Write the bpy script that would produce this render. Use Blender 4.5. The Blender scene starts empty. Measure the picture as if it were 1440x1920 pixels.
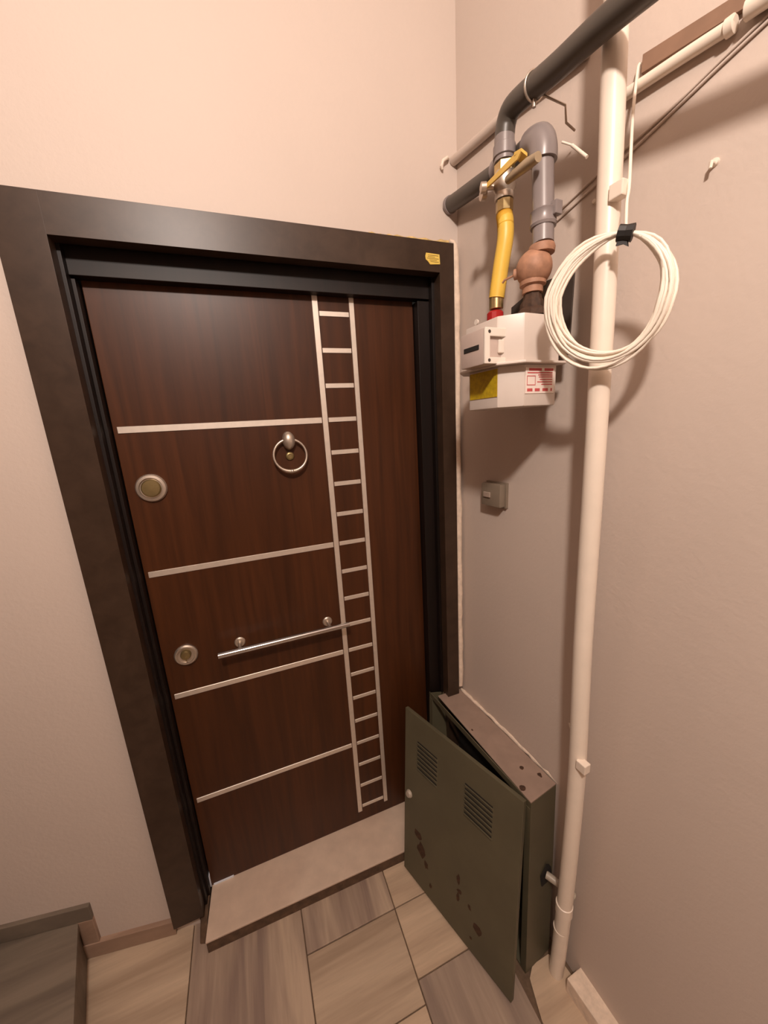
import bpy, bmesh, math, random
from mathutils import Vector, Matrix, Quaternion
random.seed(7)
V = Vector
SC = bpy.context.scene
COL = SC.collection

# ------------------------------------------------------------------ camera
F_PX = 692.58
CAM = V((-0.260557, -1.157143, 1.591729))
pitch, roll, yaw = [math.radians(a) for a in (-13.063076, 3.32339, -20.20799)]
cam = bpy.data.cameras.new('camera')
cam.sensor_fit = 'VERTICAL'
cam.sensor_height = 36.0
cam.sensor_width = 27.0
cam.lens = F_PX * 36.0 / 1920.0
cam.clip_start = 0.01
cam_ob = bpy.data.objects.new('camera', cam)
COL.objects.link(cam_ob)
RM = Matrix.Rotation(yaw, 3, 'Z') @ Matrix.Rotation(pitch, 3, 'X') @ Matrix.Rotation(roll, 3, 'Y')
right, fwd, up = RM.col[0].copy(), RM.col[1].copy(), RM.col[2].copy()
R3 = Matrix((right, up, -fwd)).transposed()
cam_ob.matrix_world = Matrix.Translation(CAM) @ R3.to_4x4()
SC.camera = cam_ob

# ------------------------------------------------------------------ world, light, exposure
world = bpy.data.worlds.new('world')
world.use_nodes = True
world.node_tree.nodes['Background'].inputs[0].default_value = (0.9, 0.75, 0.6, 1)
world.node_tree.nodes['Background'].inputs[1].default_value = 0.02
SC.world = world
lamp = bpy.data.lights.new('ceiling_lamp', 'POINT')
lamp.energy = 104
lamp.color = (1.0, 0.86, 0.765)
lamp.shadow_soft_size = 0.065
lamp_ob = bpy.data.objects.new('ceiling_lamp_light', lamp)
lamp_ob.location = (-0.42, -1.62, 2.66)
COL.objects.link(lamp_ob)
SC.view_settings.view_transform = 'Standard'
SC.view_settings.look = 'None'
SC.view_settings.gamma = 1.0
SC.view_settings.exposure = 0.0
SC.view_settings.use_curve_mapping = False

# ------------------------------------------------------------------ helpers
def srgb(r, g, b):
    f = lambda c: (c / 255 / 12.92) if c / 255 <= 0.04045 else ((c / 255 + 0.055) / 1.055) ** 2.4
    return (f(r), f(g), f(b), 1.0)

class NT:
    def __init__(s, name):
        s.m = bpy.data.materials.new(name)
        s.m.use_nodes = True
        s.t = s.m.node_tree
        s.b = s.t.nodes['Principled BSDF']
    def n(s, kind, **kw):
        x = s.t.nodes.new(kind)
        for k, v in kw.items():
            if k.startswith('i_'):
                x.inputs[int(k[2:])].default_value = v
            else:
                setattr(x, k, v)
        return x
    def l(s, a, ao, b, bi):
        s.t.links.new(a.outputs[ao], b.inputs[bi])
    def coords(s, scale, rot=(0, 0, 0), src='Object'):
        tc = s.n('ShaderNodeTexCoord')
        mp = s.n('ShaderNodeMapping')
        mp.inputs['Scale'].default_value = scale
        mp.inputs['Rotation'].default_value = rot
        s.l(tc, src, mp, 0)
        return mp
    def noise(s, co, scale=1.0, detail=4, rough=0.55, dist=0.0):
        x = s.n('ShaderNodeTexNoise')
        x.inputs['Scale'].default_value = scale
        x.inputs['Detail'].default_value = detail
        x.inputs['Roughness'].default_value = rough
        x.inputs['Distortion'].default_value = dist
        s.l(co, 0, x, 'Vector')
        return x
    def ramp(s, src, stops, out=0):
        r = s.n('ShaderNodeValToRGB')
        el = r.color_ramp.elements
        while len(el) > 1:
            el.remove(el[-1])
        el[0].position, el[0].color = stops[0]
        for p, c in stops[1:]:
            e = el.new(p)
            e.color = c
        s.l(src, out, r, 0)
        return r
    def mix(s, fac, a, b, mode='MIX'):
        x = s.n('ShaderNodeMix', data_type='RGBA', blend_type=mode)
        for sock, val in ((x.inputs[0], fac), (x.inputs[6], a), (x.inputs[7], b)):
            if isinstance(val, tuple) and len(val) == 2:
                s.t.links.new(val[0].outputs[val[1]], sock)
            elif isinstance(val, (int, float)):
                sock.default_value = val
            else:
                sock.default_value = val
        return x
    def bump(s, src, strength, dist=0.002, out=0):
        b = s.n('ShaderNodeBump')
        b.inputs['Strength'].default_value = strength
        b.inputs['Distance'].default_value = dist
        s.l(src, out, b, 'Height')
        s.l(b, 0, s.b, 'Normal')

def plain(name, col, rough=0.5, metal=0.0, var=0.12, scale=30, bump=0.0, src='Object', spec=None):
    m = NT(name)
    co = m.coords((1, 1, 1), src=src)
    nz = m.noise(co, scale, 5)
    dark = tuple(c * (1 - var) for c in col[:3]) + (1,)
    lite = tuple(min(1, c * (1 + var)) for c in col[:3]) + (1,)
    r = m.ramp(nz, [(0.3, dark), (0.7, lite)])
    m.l(r, 0, m.b, 'Base Color')
    m.b.inputs['Roughness'].default_value = rough
    m.b.inputs['Metallic'].default_value = metal
    if spec is not None:
        m.b.inputs['Specular IOR Level'].default_value = spec
    if bump:
        m.bump(nz, bump)
    return m.m

def wall_paint(name, col):
    m = NT(name)
    co = m.coords((1, 1, 1))
    big = m.noise(co, 1.6, 4)
    fine = m.noise(co, 85, 4, 0.6)
    mid = m.noise(co, 22, 3, 0.6)
    r = m.ramp(big, [(0.3, tuple(c * 0.95 for c in col[:3]) + (1,)), (0.7, col)])
    m.l(r, 0, m.b, 'Base Color')
    m.b.inputs['Roughness'].default_value = 0.55
    m.b.inputs['Specular IOR Level'].default_value = 0.3
    add = m.n('ShaderNodeMath', operation='ADD')
    m.l(fine, 0, add, 0)
    m.l(mid, 0, add, 1)
    m.bump(add, 0.22, 0.003)
    return m.m

def wood(name, c0, c1, rough, stretch=(34, 34, 1.6), coat=0.0):
    m = NT(name)
    co = m.coords(stretch)
    g = m.noise(co, 1.0, 6, 0.6, 0.6)
    co2 = m.coords((6, 6, 0.8))
    g2 = m.noise(co2, 1.0, 3)
    r1 = m.ramp(g, [(0.32, c0), (0.68, c1)])
    r2 = m.ramp(g2, [(0.3, (0.86, 0.84, 0.82, 1)), (0.7, (1.08, 1.08, 1.08, 1))])
    x = m.mix(1.0, (r1, 0), (r2, 0), 'MULTIPLY')
    m.l(x, 2, m.b, 'Base Color')
    m.b.inputs['Roughness'].default_value = rough
    m.b.inputs['Specular IOR Level'].default_value = 0.35
    if coat:
        m.b.inputs['Coat Weight'].default_value = coat
        m.b.inputs['Coat Roughness'].default_value = 0.2
    m.bump(g, 0.08, 0.001)
    return m.m

def marble(name, lite, dark, along, mixamt=0.55, rough=0.35):
    m = NT(name)
    sc = {'x': (1.2, 16, 6), 'y': (16, 1.2, 6), 'n': (3, 3, 3)}[along]
    co = m.coords(sc)
    info = m.n('ShaderNodeObjectInfo')
    mul = m.n('ShaderNodeMath', operation='MULTIPLY')
    mul.inputs[1].default_value = 40
    m.l(info, 'Random', mul, 0)
    add = m.n('ShaderNodeVectorMath', operation='ADD')
    m.l(co, 0, add, 0)
    m.l(mul, 0, add, 1)
    v = m.noise(add, 1.0, 4, 0.5, 0.5)
    fine = m.noise(add, 6.0, 5, 0.6)
    r = m.ramp(v, [(0.36, dark), (0.5, tuple((a + b) / 2 for a, b in zip(lite, dark))), (0.62, lite)])
    rf = m.ramp(fine, [(0.25, (0.86, 0.86, 0.86, 1)), (0.75, (1.06, 1.06, 1.06, 1))])
    x = m.mix(1.0, (r, 0), (rf, 0), 'MULTIPLY')
    m.l(x, 2, m.b, 'Base Color')
    m.b.inputs['Roughness'].default_value = rough
    return m.m

def finish(name, bm, mat, parent=None, smooth=False, angle=35):
    bmesh.ops.recalc_face_normals(bm, faces=bm.faces)
    cs = [v.co for v in bm.verts]
    lo = V([min(c[i] for c in cs) for i in range(3)])
    hi = V([max(c[i] for c in cs) for i in range(3)])
    ctr = (lo + hi) / 2
    if parent is None:
        ctr.z = lo.z
    for v in bm.verts:
        v.co -= ctr
    me = bpy.data.meshes.new(name)
    bm.to_mesh(me)
    bm.free()
    if smooth:
        for p in me.polygons:
            p.use_smooth = True
        me.set_sharp_from_angle(angle=math.radians(angle))
    me.materials.append(mat)
    o = bpy.data.objects.new(name, me)
    COL.objects.link(o)
    if parent is not None:
        o.parent = parent
        o.location = ctr - origin_of(parent)
    else:
        o.location = ctr
    return o

def origin_of(o):
    p = o.location.copy()
    while o.parent:
        o = o.parent
        p += o.location
    return p

def tag(o, label=None, cat=None, kind=None, group=None):
    if label: o['label'] = label
    if cat: o['category'] = cat
    if kind: o['kind'] = kind
    if group: o['group'] = group
    return o

def thing(name, loc, label, cat, kind=None):
    o = bpy.data.objects.new(name, None)
    o.empty_display_size = 0.05
    COL.objects.link(o)
    o.location = loc
    return tag(o, label, cat, kind)

def BM():
    return bmesh.new()

def hexa(bm, pts, bevel=0.0, seg=2):
    """8 corners: bottom 4 (ccw), top 4."""
    vs = [bm.verts.new(V(p)) for p in pts]
    fs = [(3, 2, 1, 0), (4, 5, 6, 7), (0, 1, 5, 4), (1, 2, 6, 5), (2, 3, 7, 6), (3, 0, 4, 7)]
    faces = [bm.faces.new([vs[i] for i in f]) for f in fs]
    if bevel:
        es = list({e for f in faces for e in f.edges})
        bmesh.ops.bevel(bm, geom=es, offset=bevel, segments=seg, affect='EDGES', profile=0.6)
    return bm

def box(bm, x0, x1, y0, y1, z0, z1, bevel=0.0, seg=2):
    return hexa(bm, [(x0, y0, z0), (x1, y0, z0), (x1, y1, z0), (x0, y1, z0),
                     (x0, y0, z1), (x1, y0, z1), (x1, y1, z1), (x0, y1, z1)], bevel, seg)

def prism(bm, poly, off, bevel=0.0):
    """extrude polygon (list of 3D points) along off."""
    off = V(off)
    a = [bm.verts.new(V(p)) for p in poly]
    b = [bm.verts.new(V(p) + off) for p in poly]
    fs = [bm.faces.new(a[::-1]), bm.faces.new(b)]
    n = len(poly)
    for i in range(n):
        fs.append(bm.faces.new((a[i], a[(i + 1) % n], b[(i + 1) % n], b[i])))
    if bevel:
        es = list({e for f in fs for e in f.edges})
        bmesh.ops.bevel(bm, geom=es, offset=bevel, segments=2, affect='EDGES', profile=0.6)
    return bm

def frame_for(d):
    d = V(d).normalized()
    a = V((0, 0, 1)) if abs(d.z) < 0.9 else V((1, 0, 0))
    u = d.cross(a).normalized()
    return d, u, d.cross(u).normalized()

def tube(bm, pts, r, seg=14, closed=False, cap=True):
    pts = [V(p) for p in pts]
    n = len(pts)
    rs = r if isinstance(r, (list, tuple)) else [r] * n
    rings = []
    prev = None
    for i, p in enumerate(pts):
        if closed:
            d = (pts[(i + 1) % n] - pts[i - 1]).normalized()
        else:
            d = (pts[min(i + 1, n - 1)] - pts[max(i - 1, 0)]).normalized()
        if prev is None:
            _, u, w = frame_for(d)
        else:
            u = prev - d * prev.dot(d)
            u = u.normalized() if u.length > 1e-6 else frame_for(d)[1]
            w = d.cross(u)
        prev = u
        rings.append([bm.verts.new(p + (u * math.cos(2 * math.pi * k / seg) + w * math.sin(2 * math.pi * k / seg)) * rs[i]) for k in range(seg)])
    for i in range(n if closed else n - 1):
        a, b = rings[i], rings[(i + 1) % n]
        for k in range(seg):
            bm.faces.new((a[k], a[(k + 1) % seg], b[(k + 1) % seg], b[k]))
    if cap and not closed:
        bm.faces.new(rings[0][::-1])
        bm.faces.new(rings[-1])
    return bm

def lathe(bm, prof, org, axis, seg=24):
    """prof: list of (radius, height along axis)."""
    d, u, w = frame_for(axis)
    org = V(org)
    rings = []
    for r, h in prof:
        rings.append([bm.verts.new(org + d * h + (u * math.cos(2 * math.pi * k / seg) + w * math.sin(2 * math.pi * k / seg)) * max(r, 1e-5)) for k in range(seg)])
    for a, b in zip(rings, rings[1:]):
        for k in range(seg):
            bm.faces.new((a[k], a[(k + 1) % seg], b[(k + 1) % seg], b[k]))
    bm.faces.new(rings[0][::-1])
    bm.faces.new(rings[-1])
    return bm

def bez(pts, n=8, closed=False):
    """Catmull-Rom through pts."""
    P = [V(p) for p in pts]
    out = []
    m = len(P)
    for i in range(m - 1):
        p0, p1, p2, p3 = P[max(i - 1, 0)], P[i], P[i + 1], P[min(i + 2, m - 1)]
        for k in range(n):
            t = k / n
            out.append(0.5 * ((2 * p1) + (p2 - p0) * t + (2 * p0 - 5 * p1 + 4 * p2 - p3) * t * t + (3 * p1 - p0 - 3 * p2 + p3) * t ** 3))
    out.append(P[-1])
    return out

# coordinates on the right wall: t along it from the corner, s out of it, z up
A = math.radians(4.0)
W0 = V((0.427, -0.065, 0))
U = V((math.sin(A), -math.cos(A), 0))
N = V((-math.cos(A), -math.sin(A), 0))
def w(t, s, z):
    return W0 + U * t + N * s + V((0, 0, z))
def wall_axes(z):
    a = math.radians(2.0 + 3.0 * z)          # the old wall is a little out of true
    return V((math.sin(a), -math.cos(a), 0)), V((-math.cos(a), -math.sin(a), 0))
def wl(t, s, z):
    u_, n_ = wall_axes(z)
    return W0 + u_ * t + n_ * s + V((0, 0, z))
def wlbox(bm, t0, t1, s0, s1, z0, z1, bevel=0.0, seg=2):
    return hexa(bm, [wl(t0, s0, z0), wl(t1, s0, z0), wl(t1, s1, z0), wl(t0, s1, z0),
                     wl(t0, s0, z1), wl(t1, s0, z1), wl(t1, s1, z1), wl(t0, s1, z1)], bevel, seg)
def wbox(bm, t0, t1, s0, s1, z0, z1, bevel=0.0, seg=2):
    return hexa(bm, [w(t0, s0, z0), w(t1, s0, z0), w(t1, s1, z0), w(t0, s1, z0),
                     w(t0, s0, z1), w(t1, s0, z1), w(t1, s1, z1), w(t0, s1, z1)], bevel, seg)

# ------------------------------------------------------------------ materials
WALL = srgb(206, 191, 180)
m_wall = wall_paint('wall_paint_door_side', WALL)
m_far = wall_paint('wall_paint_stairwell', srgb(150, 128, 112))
m_wall_r = wall_paint('wall_paint_right', srgb(206, 190, 178))
m_ceil = plain('ceiling_paint', srgb(190, 175, 165), 0.8, var=0.03)
m_leaf = wood('door_wood', srgb(56, 29, 12), srgb(78, 42, 19), 0.40)
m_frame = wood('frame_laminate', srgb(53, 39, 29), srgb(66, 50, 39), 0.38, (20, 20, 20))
m_jamb = wood('jamb_laminate', srgb(17, 10, 7), srgb(26, 15, 11), 0.5)  # dark brown laminate, taken near black for the shade under the head
m_strip = plain('satin_aluminium', srgb(232, 222, 210), 0.42, 0.7, 0.04, 60)
m_nickel = plain('brushed_nickel', srgb(205, 192, 178), 0.40, 0.85, 0.05, 40)
m_bronze = plain('dull_brass', srgb(150, 132, 92), 0.4, 0.8, 0.12, 50)
m_brassv = plain('valve_brass', srgb(200, 175, 125), 0.3, 0.85, 0.15, 60)
m_chrome = plain('chrome', srgb(205, 205, 205), 0.15, 1.0, 0.03, 30)
m_thresh = marble('threshold_marble', srgb(214, 192, 172), srgb(204, 180, 160), 'n', rough=0.4)
m_base_dirt = plain('mortar_dirt', srgb(92, 70, 52), 0.9, 0, 0.35, 40, 0.5)
m_grout = plain('grout', srgb(104, 84, 66), 0.9, 0, 0.25, 60, 0.3)
LITE, MID, DARK = srgb(194, 172, 148), srgb(172, 150, 130), srgb(138, 118, 106)
m_tile_x = marble('tile_marble_veins_across', LITE, srgb(166, 144, 122), 'x')
m_tile_y = marble('tile_marble_veins_along', srgb(188, 166, 144), DARK, 'y')
m_tile_p = marble('tile_marble_pale', srgb(204, 180, 154), srgb(184, 160, 136), 'x')
m_tile_g = marble('tile_marble_grey', srgb(172, 152, 134), srgb(140, 122, 110), 'y')
m_stair = marble('stair_marble_grey', srgb(124, 112, 98), srgb(100, 89, 78), 'x', rough=0.5)
m_skirt = marble('skirting_marble', srgb(168, 140, 120), srgb(140, 114, 96), 'x', rough=0.45)
m_pipe_w = plain('white_painted_pipe', srgb(236, 222, 206), 0.35, 0, 0.03, 20)
m_pipe_g = plain('grey_painted_pipe', srgb(136, 126, 124), 0.32, 0, 0.06, 25)
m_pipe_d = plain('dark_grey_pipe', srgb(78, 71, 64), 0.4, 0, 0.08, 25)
m_plaster = plain('plaster', srgb(226, 206, 186), 0.85, 0, 0.12, 60, 0.6)
m_yellow = plain('yellow_hose', srgb(234, 192, 80), 0.42, 0, 0.06, 30)
m_ylever = plain('yellow_lever', srgb(226, 186, 92), 0.4, 0, 0.1, 30)
m_glever = plain('worn_lever', srgb(176, 156, 128), 0.45, 0.2, 0.12, 30)
m_red = plain('red_plastic', srgb(168, 34, 34), 0.4, 0, 0.08, 40)
m_rust = plain('rust_primer', srgb(168, 124, 98), 0.62, 0, 0.2, 60, 0.25)
m_rustd = plain('dark_rust', srgb(66, 43, 27), 0.75, 0, 0.35, 90, 0.4)
m_meter = plain('meter_enamel', srgb(214, 202, 192), 0.38, 0, 0.03, 20)
m_counter = plain('counter_plastic', srgb(196, 178, 168), 0.42, 0, 0.03, 40)
m_counter2 = plain('counter_plastic_white', srgb(230, 220, 208), 0.4, 0, 0.03, 40)
m_black = plain('black_rubber', srgb(30, 27, 25), 0.55, 0, 0.1, 40)
m_plate = plain('bracket_steel', srgb(70, 62, 56), 0.5, 0.3, 0.15, 40)
m_cable = plain('white_cable', srgb(240, 228, 212), 0.4, 0, 0.03, 40)
m_box = plain('grey_green_enamel', srgb(90, 84, 65), 0.5, 0, 0.1, 9, 0.06)
m_boxtop = plain('grey_enamel_lit_top', srgb(150, 128, 114), 0.62, 0, 0.12, 14, 0.1)  # same enamel as the cabinet, painted lighter as if lit from above
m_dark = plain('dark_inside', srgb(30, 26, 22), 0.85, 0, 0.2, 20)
m_switch = plain('switch_plastic', srgb(134, 120, 104), 0.45, 0, 0.06, 40)
m_switch2 = plain('switch_rocker', srgb(168, 150, 136), 0.45, 0, 0.05, 40)
m_tagy = plain('yellow_paper', srgb(226, 194, 92), 0.7, 0, 0.06, 60)
m_ink = plain('dark_print', srgb(120, 96, 40), 0.8, 0, 0.1, 60)
m_sticky = plain('yellow_sticker', srgb(188, 158, 20), 0.6, 0, 0.2, 120)
m_paper = plain('white_label', srgb(240, 226, 216), 0.6, 0, 0.02, 60)
m_redink = plain('red_print', srgb(196, 84, 84), 0.7, 0, 0.1, 60)
m_trunk = plain('brown_trunk', srgb(136, 106, 86), 0.6, 0, 0.08, 30)
m_grey_tube = plain('grey_tube', srgb(176, 164, 148), 0.4, 0, 0.05, 40)
m_foam = plain('yellowed_foam', srgb(206, 176, 116), 0.85, 0, 0.25, 60, 0.6)
m_leak_pale = plain('pale_light_leak', srgb(225, 230, 240), 0.5, 0, 0.02, 40)  # pale tone standing in for light that leaks past the door

# ------------------------------------------------------------------ room shell
WY = -0.065          # face of the door wall
CEIL = 3.05
FRONT = -3.3
LEFT = -3.0
bm = BM(); box(bm, LEFT, 1.2, FRONT, 0.62, -0.10, -0.006)
floor = tag(finish('floor', bm, m_grout), 'landing floor of veined marble tiles in front of the dark door', 'floor', 'structure')
bm = BM()
LW = lambda x: -0.058 + (-0.64 - x) * 0.17       # the wall left of the door runs back a little
g = []
for x in (-0.60, -0.67, -0.95, -1.4, -2.2, LEFT):
    col = []
    for k in range(13):
        z = -0.006 + (CEIL + 0.006) * k / 12
        f = max(0.0, min(1.0, 1.15 - z / 1.8))
        col.append(bm.verts.new((x, WY + (LW(x) - WY) * f * f * (3 - 2 * f), z)))
    g.append(col)
bk = [[bm.verts.new((x, 0.62, z)) for z in (-0.006, CEIL)] for x in (-0.60, LEFT)]
for i in range(5):
    for k in range(12):
        bm.faces.new((g[i][k], g[i + 1][k], g[i + 1][k + 1], g[i][k + 1]))
bm.faces.new(g[0] + [bk[0][1], bk[0][0]])
bm.faces.new(g[5] + [bk[1][1], bk[1][0]])
box(bm, 0.375, 0.75, WY, 0.12, -0.006, CEIL)
box(bm, -0.60, 0.375, WY, 0.12, 2.05, CEIL)
tag(finish('wall_back', bm, m_wall, None, True, 30), 'pinkish cream wall holding the dark entrance door', 'wall', 'structure')
bm = BM()
NT_, NZ_ = 12, 12
grid = []
for side in (0.0, -0.1):
    grid.append([[bm.verts.new(wl(3.35 * i / NT_, side, -0.006 + (CEIL + 0.006) * k / NZ_)) for i in range(NT_ + 1)] for k in range(NZ_ + 1)])
for g in grid:
    for k in range(NZ_):
        for i in range(NT_):
            bm.faces.new((g[k][i], g[k][i + 1], g[k + 1][i + 1], g[k + 1][i]))
for k in range(NZ_):
    for i in (0, NT_):
        bm.faces.new((grid[0][k][i], grid[0][k + 1][i], grid[1][k + 1][i], grid[1][k][i]))
for i in range(NT_):
    for k in (0, NZ_):
        bm.faces.new((grid[0][k][i], grid[0][k][i + 1], grid[1][k][i + 1], grid[1][k][i]))
tag(finish('wall_right', bm, m_wall_r, None, True, 40), 'pinkish cream right wall carrying the gas pipes and white cable coil', 'wall', 'structure')
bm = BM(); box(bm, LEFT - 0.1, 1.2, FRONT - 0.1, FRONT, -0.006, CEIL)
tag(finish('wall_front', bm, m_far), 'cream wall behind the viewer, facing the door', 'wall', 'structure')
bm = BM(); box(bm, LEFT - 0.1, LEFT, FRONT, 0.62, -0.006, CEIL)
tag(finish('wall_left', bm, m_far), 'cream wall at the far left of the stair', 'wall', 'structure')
bm = BM(); box(bm, LEFT - 0.1, 1.2, FRONT - 0.1, 0.62, CEIL, CEIL + 0.1)
tag(finish('ceiling', bm, m_ceil), 'white ceiling of the stair landing', 'ceiling', 'structure')

# floor tiles (each its own object)
GAP = 0.0016
def tile(x0, x1, y0, y1, mat, dz=0.0):
    b = BM()
    box(b, x0 + GAP, x1 - GAP, y0 + GAP, y1 - GAP, -0.008, dz, 0.0012, 1)
    return finish('tile', b, mat, floor)
J = lambda: random.uniform(-0.0008, 0.0008)
for (x0, x1, y0, y1, m) in [
    (-1.00, -0.62, -0.36, 0.02, m_tile_x),
    (-0.62, -0.28, -0.60, -0.05, m_tile_y),
    (-0.28, 0.017, -0.283, -0.05, m_tile_y),
    (-0.28, 0.017, -0.513, -0.283, m_tile_x),
    (0.017, 0.42, -0.283, -0.05, m_tile_p),
    (0.017, 0.42, -0.462, -0.283, m_tile_p),
    (0.017, 0.29, -0.76, -0.462, m_tile_g),
]:
    tile(x0, x1, y0, y1, m, J())
mats = [m_tile_x, m_tile_y, m_tile_g, m_tile_p]
for (x0, x1, ys, k) in [(-1.00, -0.62, -0.36, 0), (-0.62, -0.28, -0.60, 1), (-0.28, 0.017, -0.513, 2), (0.017, 0.29, -0.76, 1)]:
    y = ys
    while y > FRONT + 0.02:
        tile(x0, x1, max(y - 0.30, FRONT), y, mats[(k := k + 1) % 4], J())
        y -= 0.30
# pale irregular stone around the pipe foot
b = BM()
poly = [(0.318, -0.585), (0.345, -0.566), (0.405, -0.566), (0.43, -0.59), (0.455, -0.80), (0.29, -0.80), (0.292, -0.66)]
prism(b, [V((x, y, -0.006)) for x, y in poly], (0, 0, 0.0085), 0.001)
finish('tile', b, m_tile_p, floor)
y = -0.80
while y > FRONT + 0.02:
    tile(0.29, 0.455 if y > -1.6 else 0.52, max(y - 0.30, FRONT), y, m_tile_x, J())
    y -= 0.30

# ------------------------------------------------------------------ stair at the left
st = thing('stair', (-1.4, -0.7, 0), 'dark grey marble step rising at the lower left of the landing', 'stair', 'structure')
def step(dx, z0, z1, nose):
    e = V((0.28, -0.96, 0)) * 1.25
    p = V((-0.936 - dx + nose, LW(-0.936 - dx) + 0.002, z0))
    q = p + e
    return prism(BM(), [p, q, V((LEFT + 0.01, q.y, z0)), V((LEFT + 0.01, LW(LEFT) + 0.002, z0))], (0, 0, z1 - z0), 0.002)
finish('riser', step(0, 0.0, 0.128, 0), m_stair, st)
finish('tread', step(0, 0.128, 0.152, 0.006), m_stair, st)
finish('riser', step(0.30, 0.152, 0.280, 0), m_stair, st)
finish('tread', step(0.30, 0.280, 0.304, 0.006), m_stair, st)

# skirting on the door wall: three stone pieces that follow the step
bb = thing('baseboard_back', (-0.9, WY, 0), 'stepped stone skirting between the grey step and the dark door frame', 'skirting', 'structure')
def skirt(x0, x1, z0, z1, th, mat):
    b = BM()
    pts = [(x0, LW(x0) - th), (x1, LW(x1) - th), (x1, LW(x1) + 0.003), (x0, LW(x0) + 0.003)]
    hexa(b, [(x, y, z0) for x, y in pts] + [(x, y, z1) for x, y in pts], 0.002)
    finish('skirting_piece', b, mat, bb)
skirt(-1.23, -0.886, 0.153, 0.208, 0.012, m_stair)
skirt(-0.930, -0.886, 0.057, 0.1525, 0.012, m_skirt)
skirt(-0.936, -0.672, 0.0, 0.056, 0.014, m_skirt)

# skirting on the right wall (a wedge that runs off the wall line)
br = thing('baseboard_right', w(0.7, 0, 0), 'cream stone skirting along the foot of the right wall', 'skirting', 'structure')
for t0, t1 in ((0.575, 1.15), (1.155, 1.75), (1.755, 2.35), (2.355, 3.0)):
    b = BM()
    s0 = 0.052 if t0 < 0.6 else 0.018
    s1 = 0.018
    hexa(b, [wl(t0, -0.004, 0), wl(t1, -0.004, 0), wl(t1, s1, 0), wl(t0, s0, 0), wl(t0, -0.004, 0.05), wl(t1, -0.004, 0.05), wl(t1, s1, 0.05), wl(t0, s0, 0.05)], 0.003)
    finish('skirting_piece', b, m_plaster, br)

# ------------------------------------------------------------------ door frame
FY = -0.09
fr = thing('trim_1', (-0.13, FY, 0.05), 'dark brown laminate door frame around the entrance door', 'door frame', 'structure')
XL, XR = -0.668, 0.398
b = BM(); box(b, XL, -0.581, FY, WY + 0.012, 0.058, 2.101, 0.0003); finish('casing', b, m_frame, fr)
b = BM(); box(b, 0.350, XR, FY, WY + 0.012, 0.05, 2.101, 0.0003); finish('casing', b, m_frame, fr)
b = BM(); box(b, -0.581, 0.350, FY, WY + 0.012, 2.021, 2.101, 0.0003); finish('head_casing', b, m_frame, fr)
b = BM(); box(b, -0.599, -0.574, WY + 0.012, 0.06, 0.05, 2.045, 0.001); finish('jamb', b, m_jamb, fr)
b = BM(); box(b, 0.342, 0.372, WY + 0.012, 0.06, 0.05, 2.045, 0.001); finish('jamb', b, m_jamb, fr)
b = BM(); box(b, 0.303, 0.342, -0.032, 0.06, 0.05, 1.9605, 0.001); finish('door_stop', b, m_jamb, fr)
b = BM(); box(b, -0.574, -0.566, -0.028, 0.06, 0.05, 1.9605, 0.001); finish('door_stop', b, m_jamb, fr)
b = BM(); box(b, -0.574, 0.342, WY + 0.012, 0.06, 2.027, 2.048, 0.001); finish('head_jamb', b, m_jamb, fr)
b = BM(); box(b, -0.574, 0.342, -0.034, 0.0, 1.966, 2.027, 0.001); finish('added_head_stop', b, m_jamb, fr)  # lip added to shade the top of the leaf

# ------------------------------------------------------------------ door
dr = thing('door_1', (-0.13, 0, 0.05), 'dark walnut steel entrance door with metal ladder inlay and ring knocker', 'door', 'structure')
LX0, LX1 = -0.563, 0.301
b = BM(); box(b, LX0, LX1, 0.0, 0.055, 0.0485, 2.022, 0.0015); finish('door_leaf', b, m_leaf, dr)
RW = 0.0906
PR = 0.0022
zr = lambda k: 0.12 + (19 - k) * 0.1
b = BM(); box(b, -0.018, -0.0015, -PR, 0.004, 0.096, 1.974, 0.0006, 1); finish('rail', b, m_strip, dr)
b = BM(); box(b, RW + 0.0015, RW + 0.0165, -PR, 0.004, 0.096, 1.974, 0.0006, 1); finish('rail', b, m_strip, dr)
rung_mesh = None
for k in range(1, 20):
    if rung_mesh is None:
        b = BM(); box(b, 0.001, RW - 0.001, -PR, 0.004, zr(k) - 0.0068, zr(k) + 0.0068, 0.0006, 1)
        o = finish('rung', b, m_strip, dr)
        rung_mesh = o
    else:
        c = rung_mesh.copy()
        COL.objects.link(c)
        c.location.z = rung_mesh.location.z - 0.1 * (k - 1)
for k in (4, 8, 12, 16):
    b = BM(); box(b, -0.553, -0.020, -PR, 0.004, zr(k) - 0.0085, zr(k) + 0.0085, 0.0006, 1)
    finish('trim_strip', b, m_strip, dr)
# ring knocker
kn = BM()
lathe(kn, [(0.0, -0.001), (0.017, -0.001), (0.019, 0.006), (0.018, 0.018), (0.014, 0.026), (0.005, 0.030)], (-0.127, 0, 1.574), (0, -1, 0), 24)
for v in kn.verts:
    v.co.z = 1.566 + (v.co.z - 1.574) * 1.40
kn = finish('knocker', kn, m_nickel, dr, True, 60)
b = BM()
pts = [(-0.128 + 0.048 * math.sin(a), -0.020 + 0.004 * math.cos(a), 1.523 + 0.047 * math.cos(a)) for a in [2 * math.pi * k / 48 for k in range(48)]]
rr = [0.0036 + 0.0022 * math.exp(-((k - 24) / 5.0) ** 2) for k in range(48)]
tube(b, pts, rr, 10, closed=True)
lathe(b, [(0.002, -0.006), (0.0055, -0.004), (0.0065, 0.0), (0.0055, 0.004), (0.002, 0.006)], (-0.128, -0.0245, 1.476), (1, 0, 0), 12)
finish('knocker_ring', b, m_nickel, kn, True, 60)
b = BM()
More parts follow.
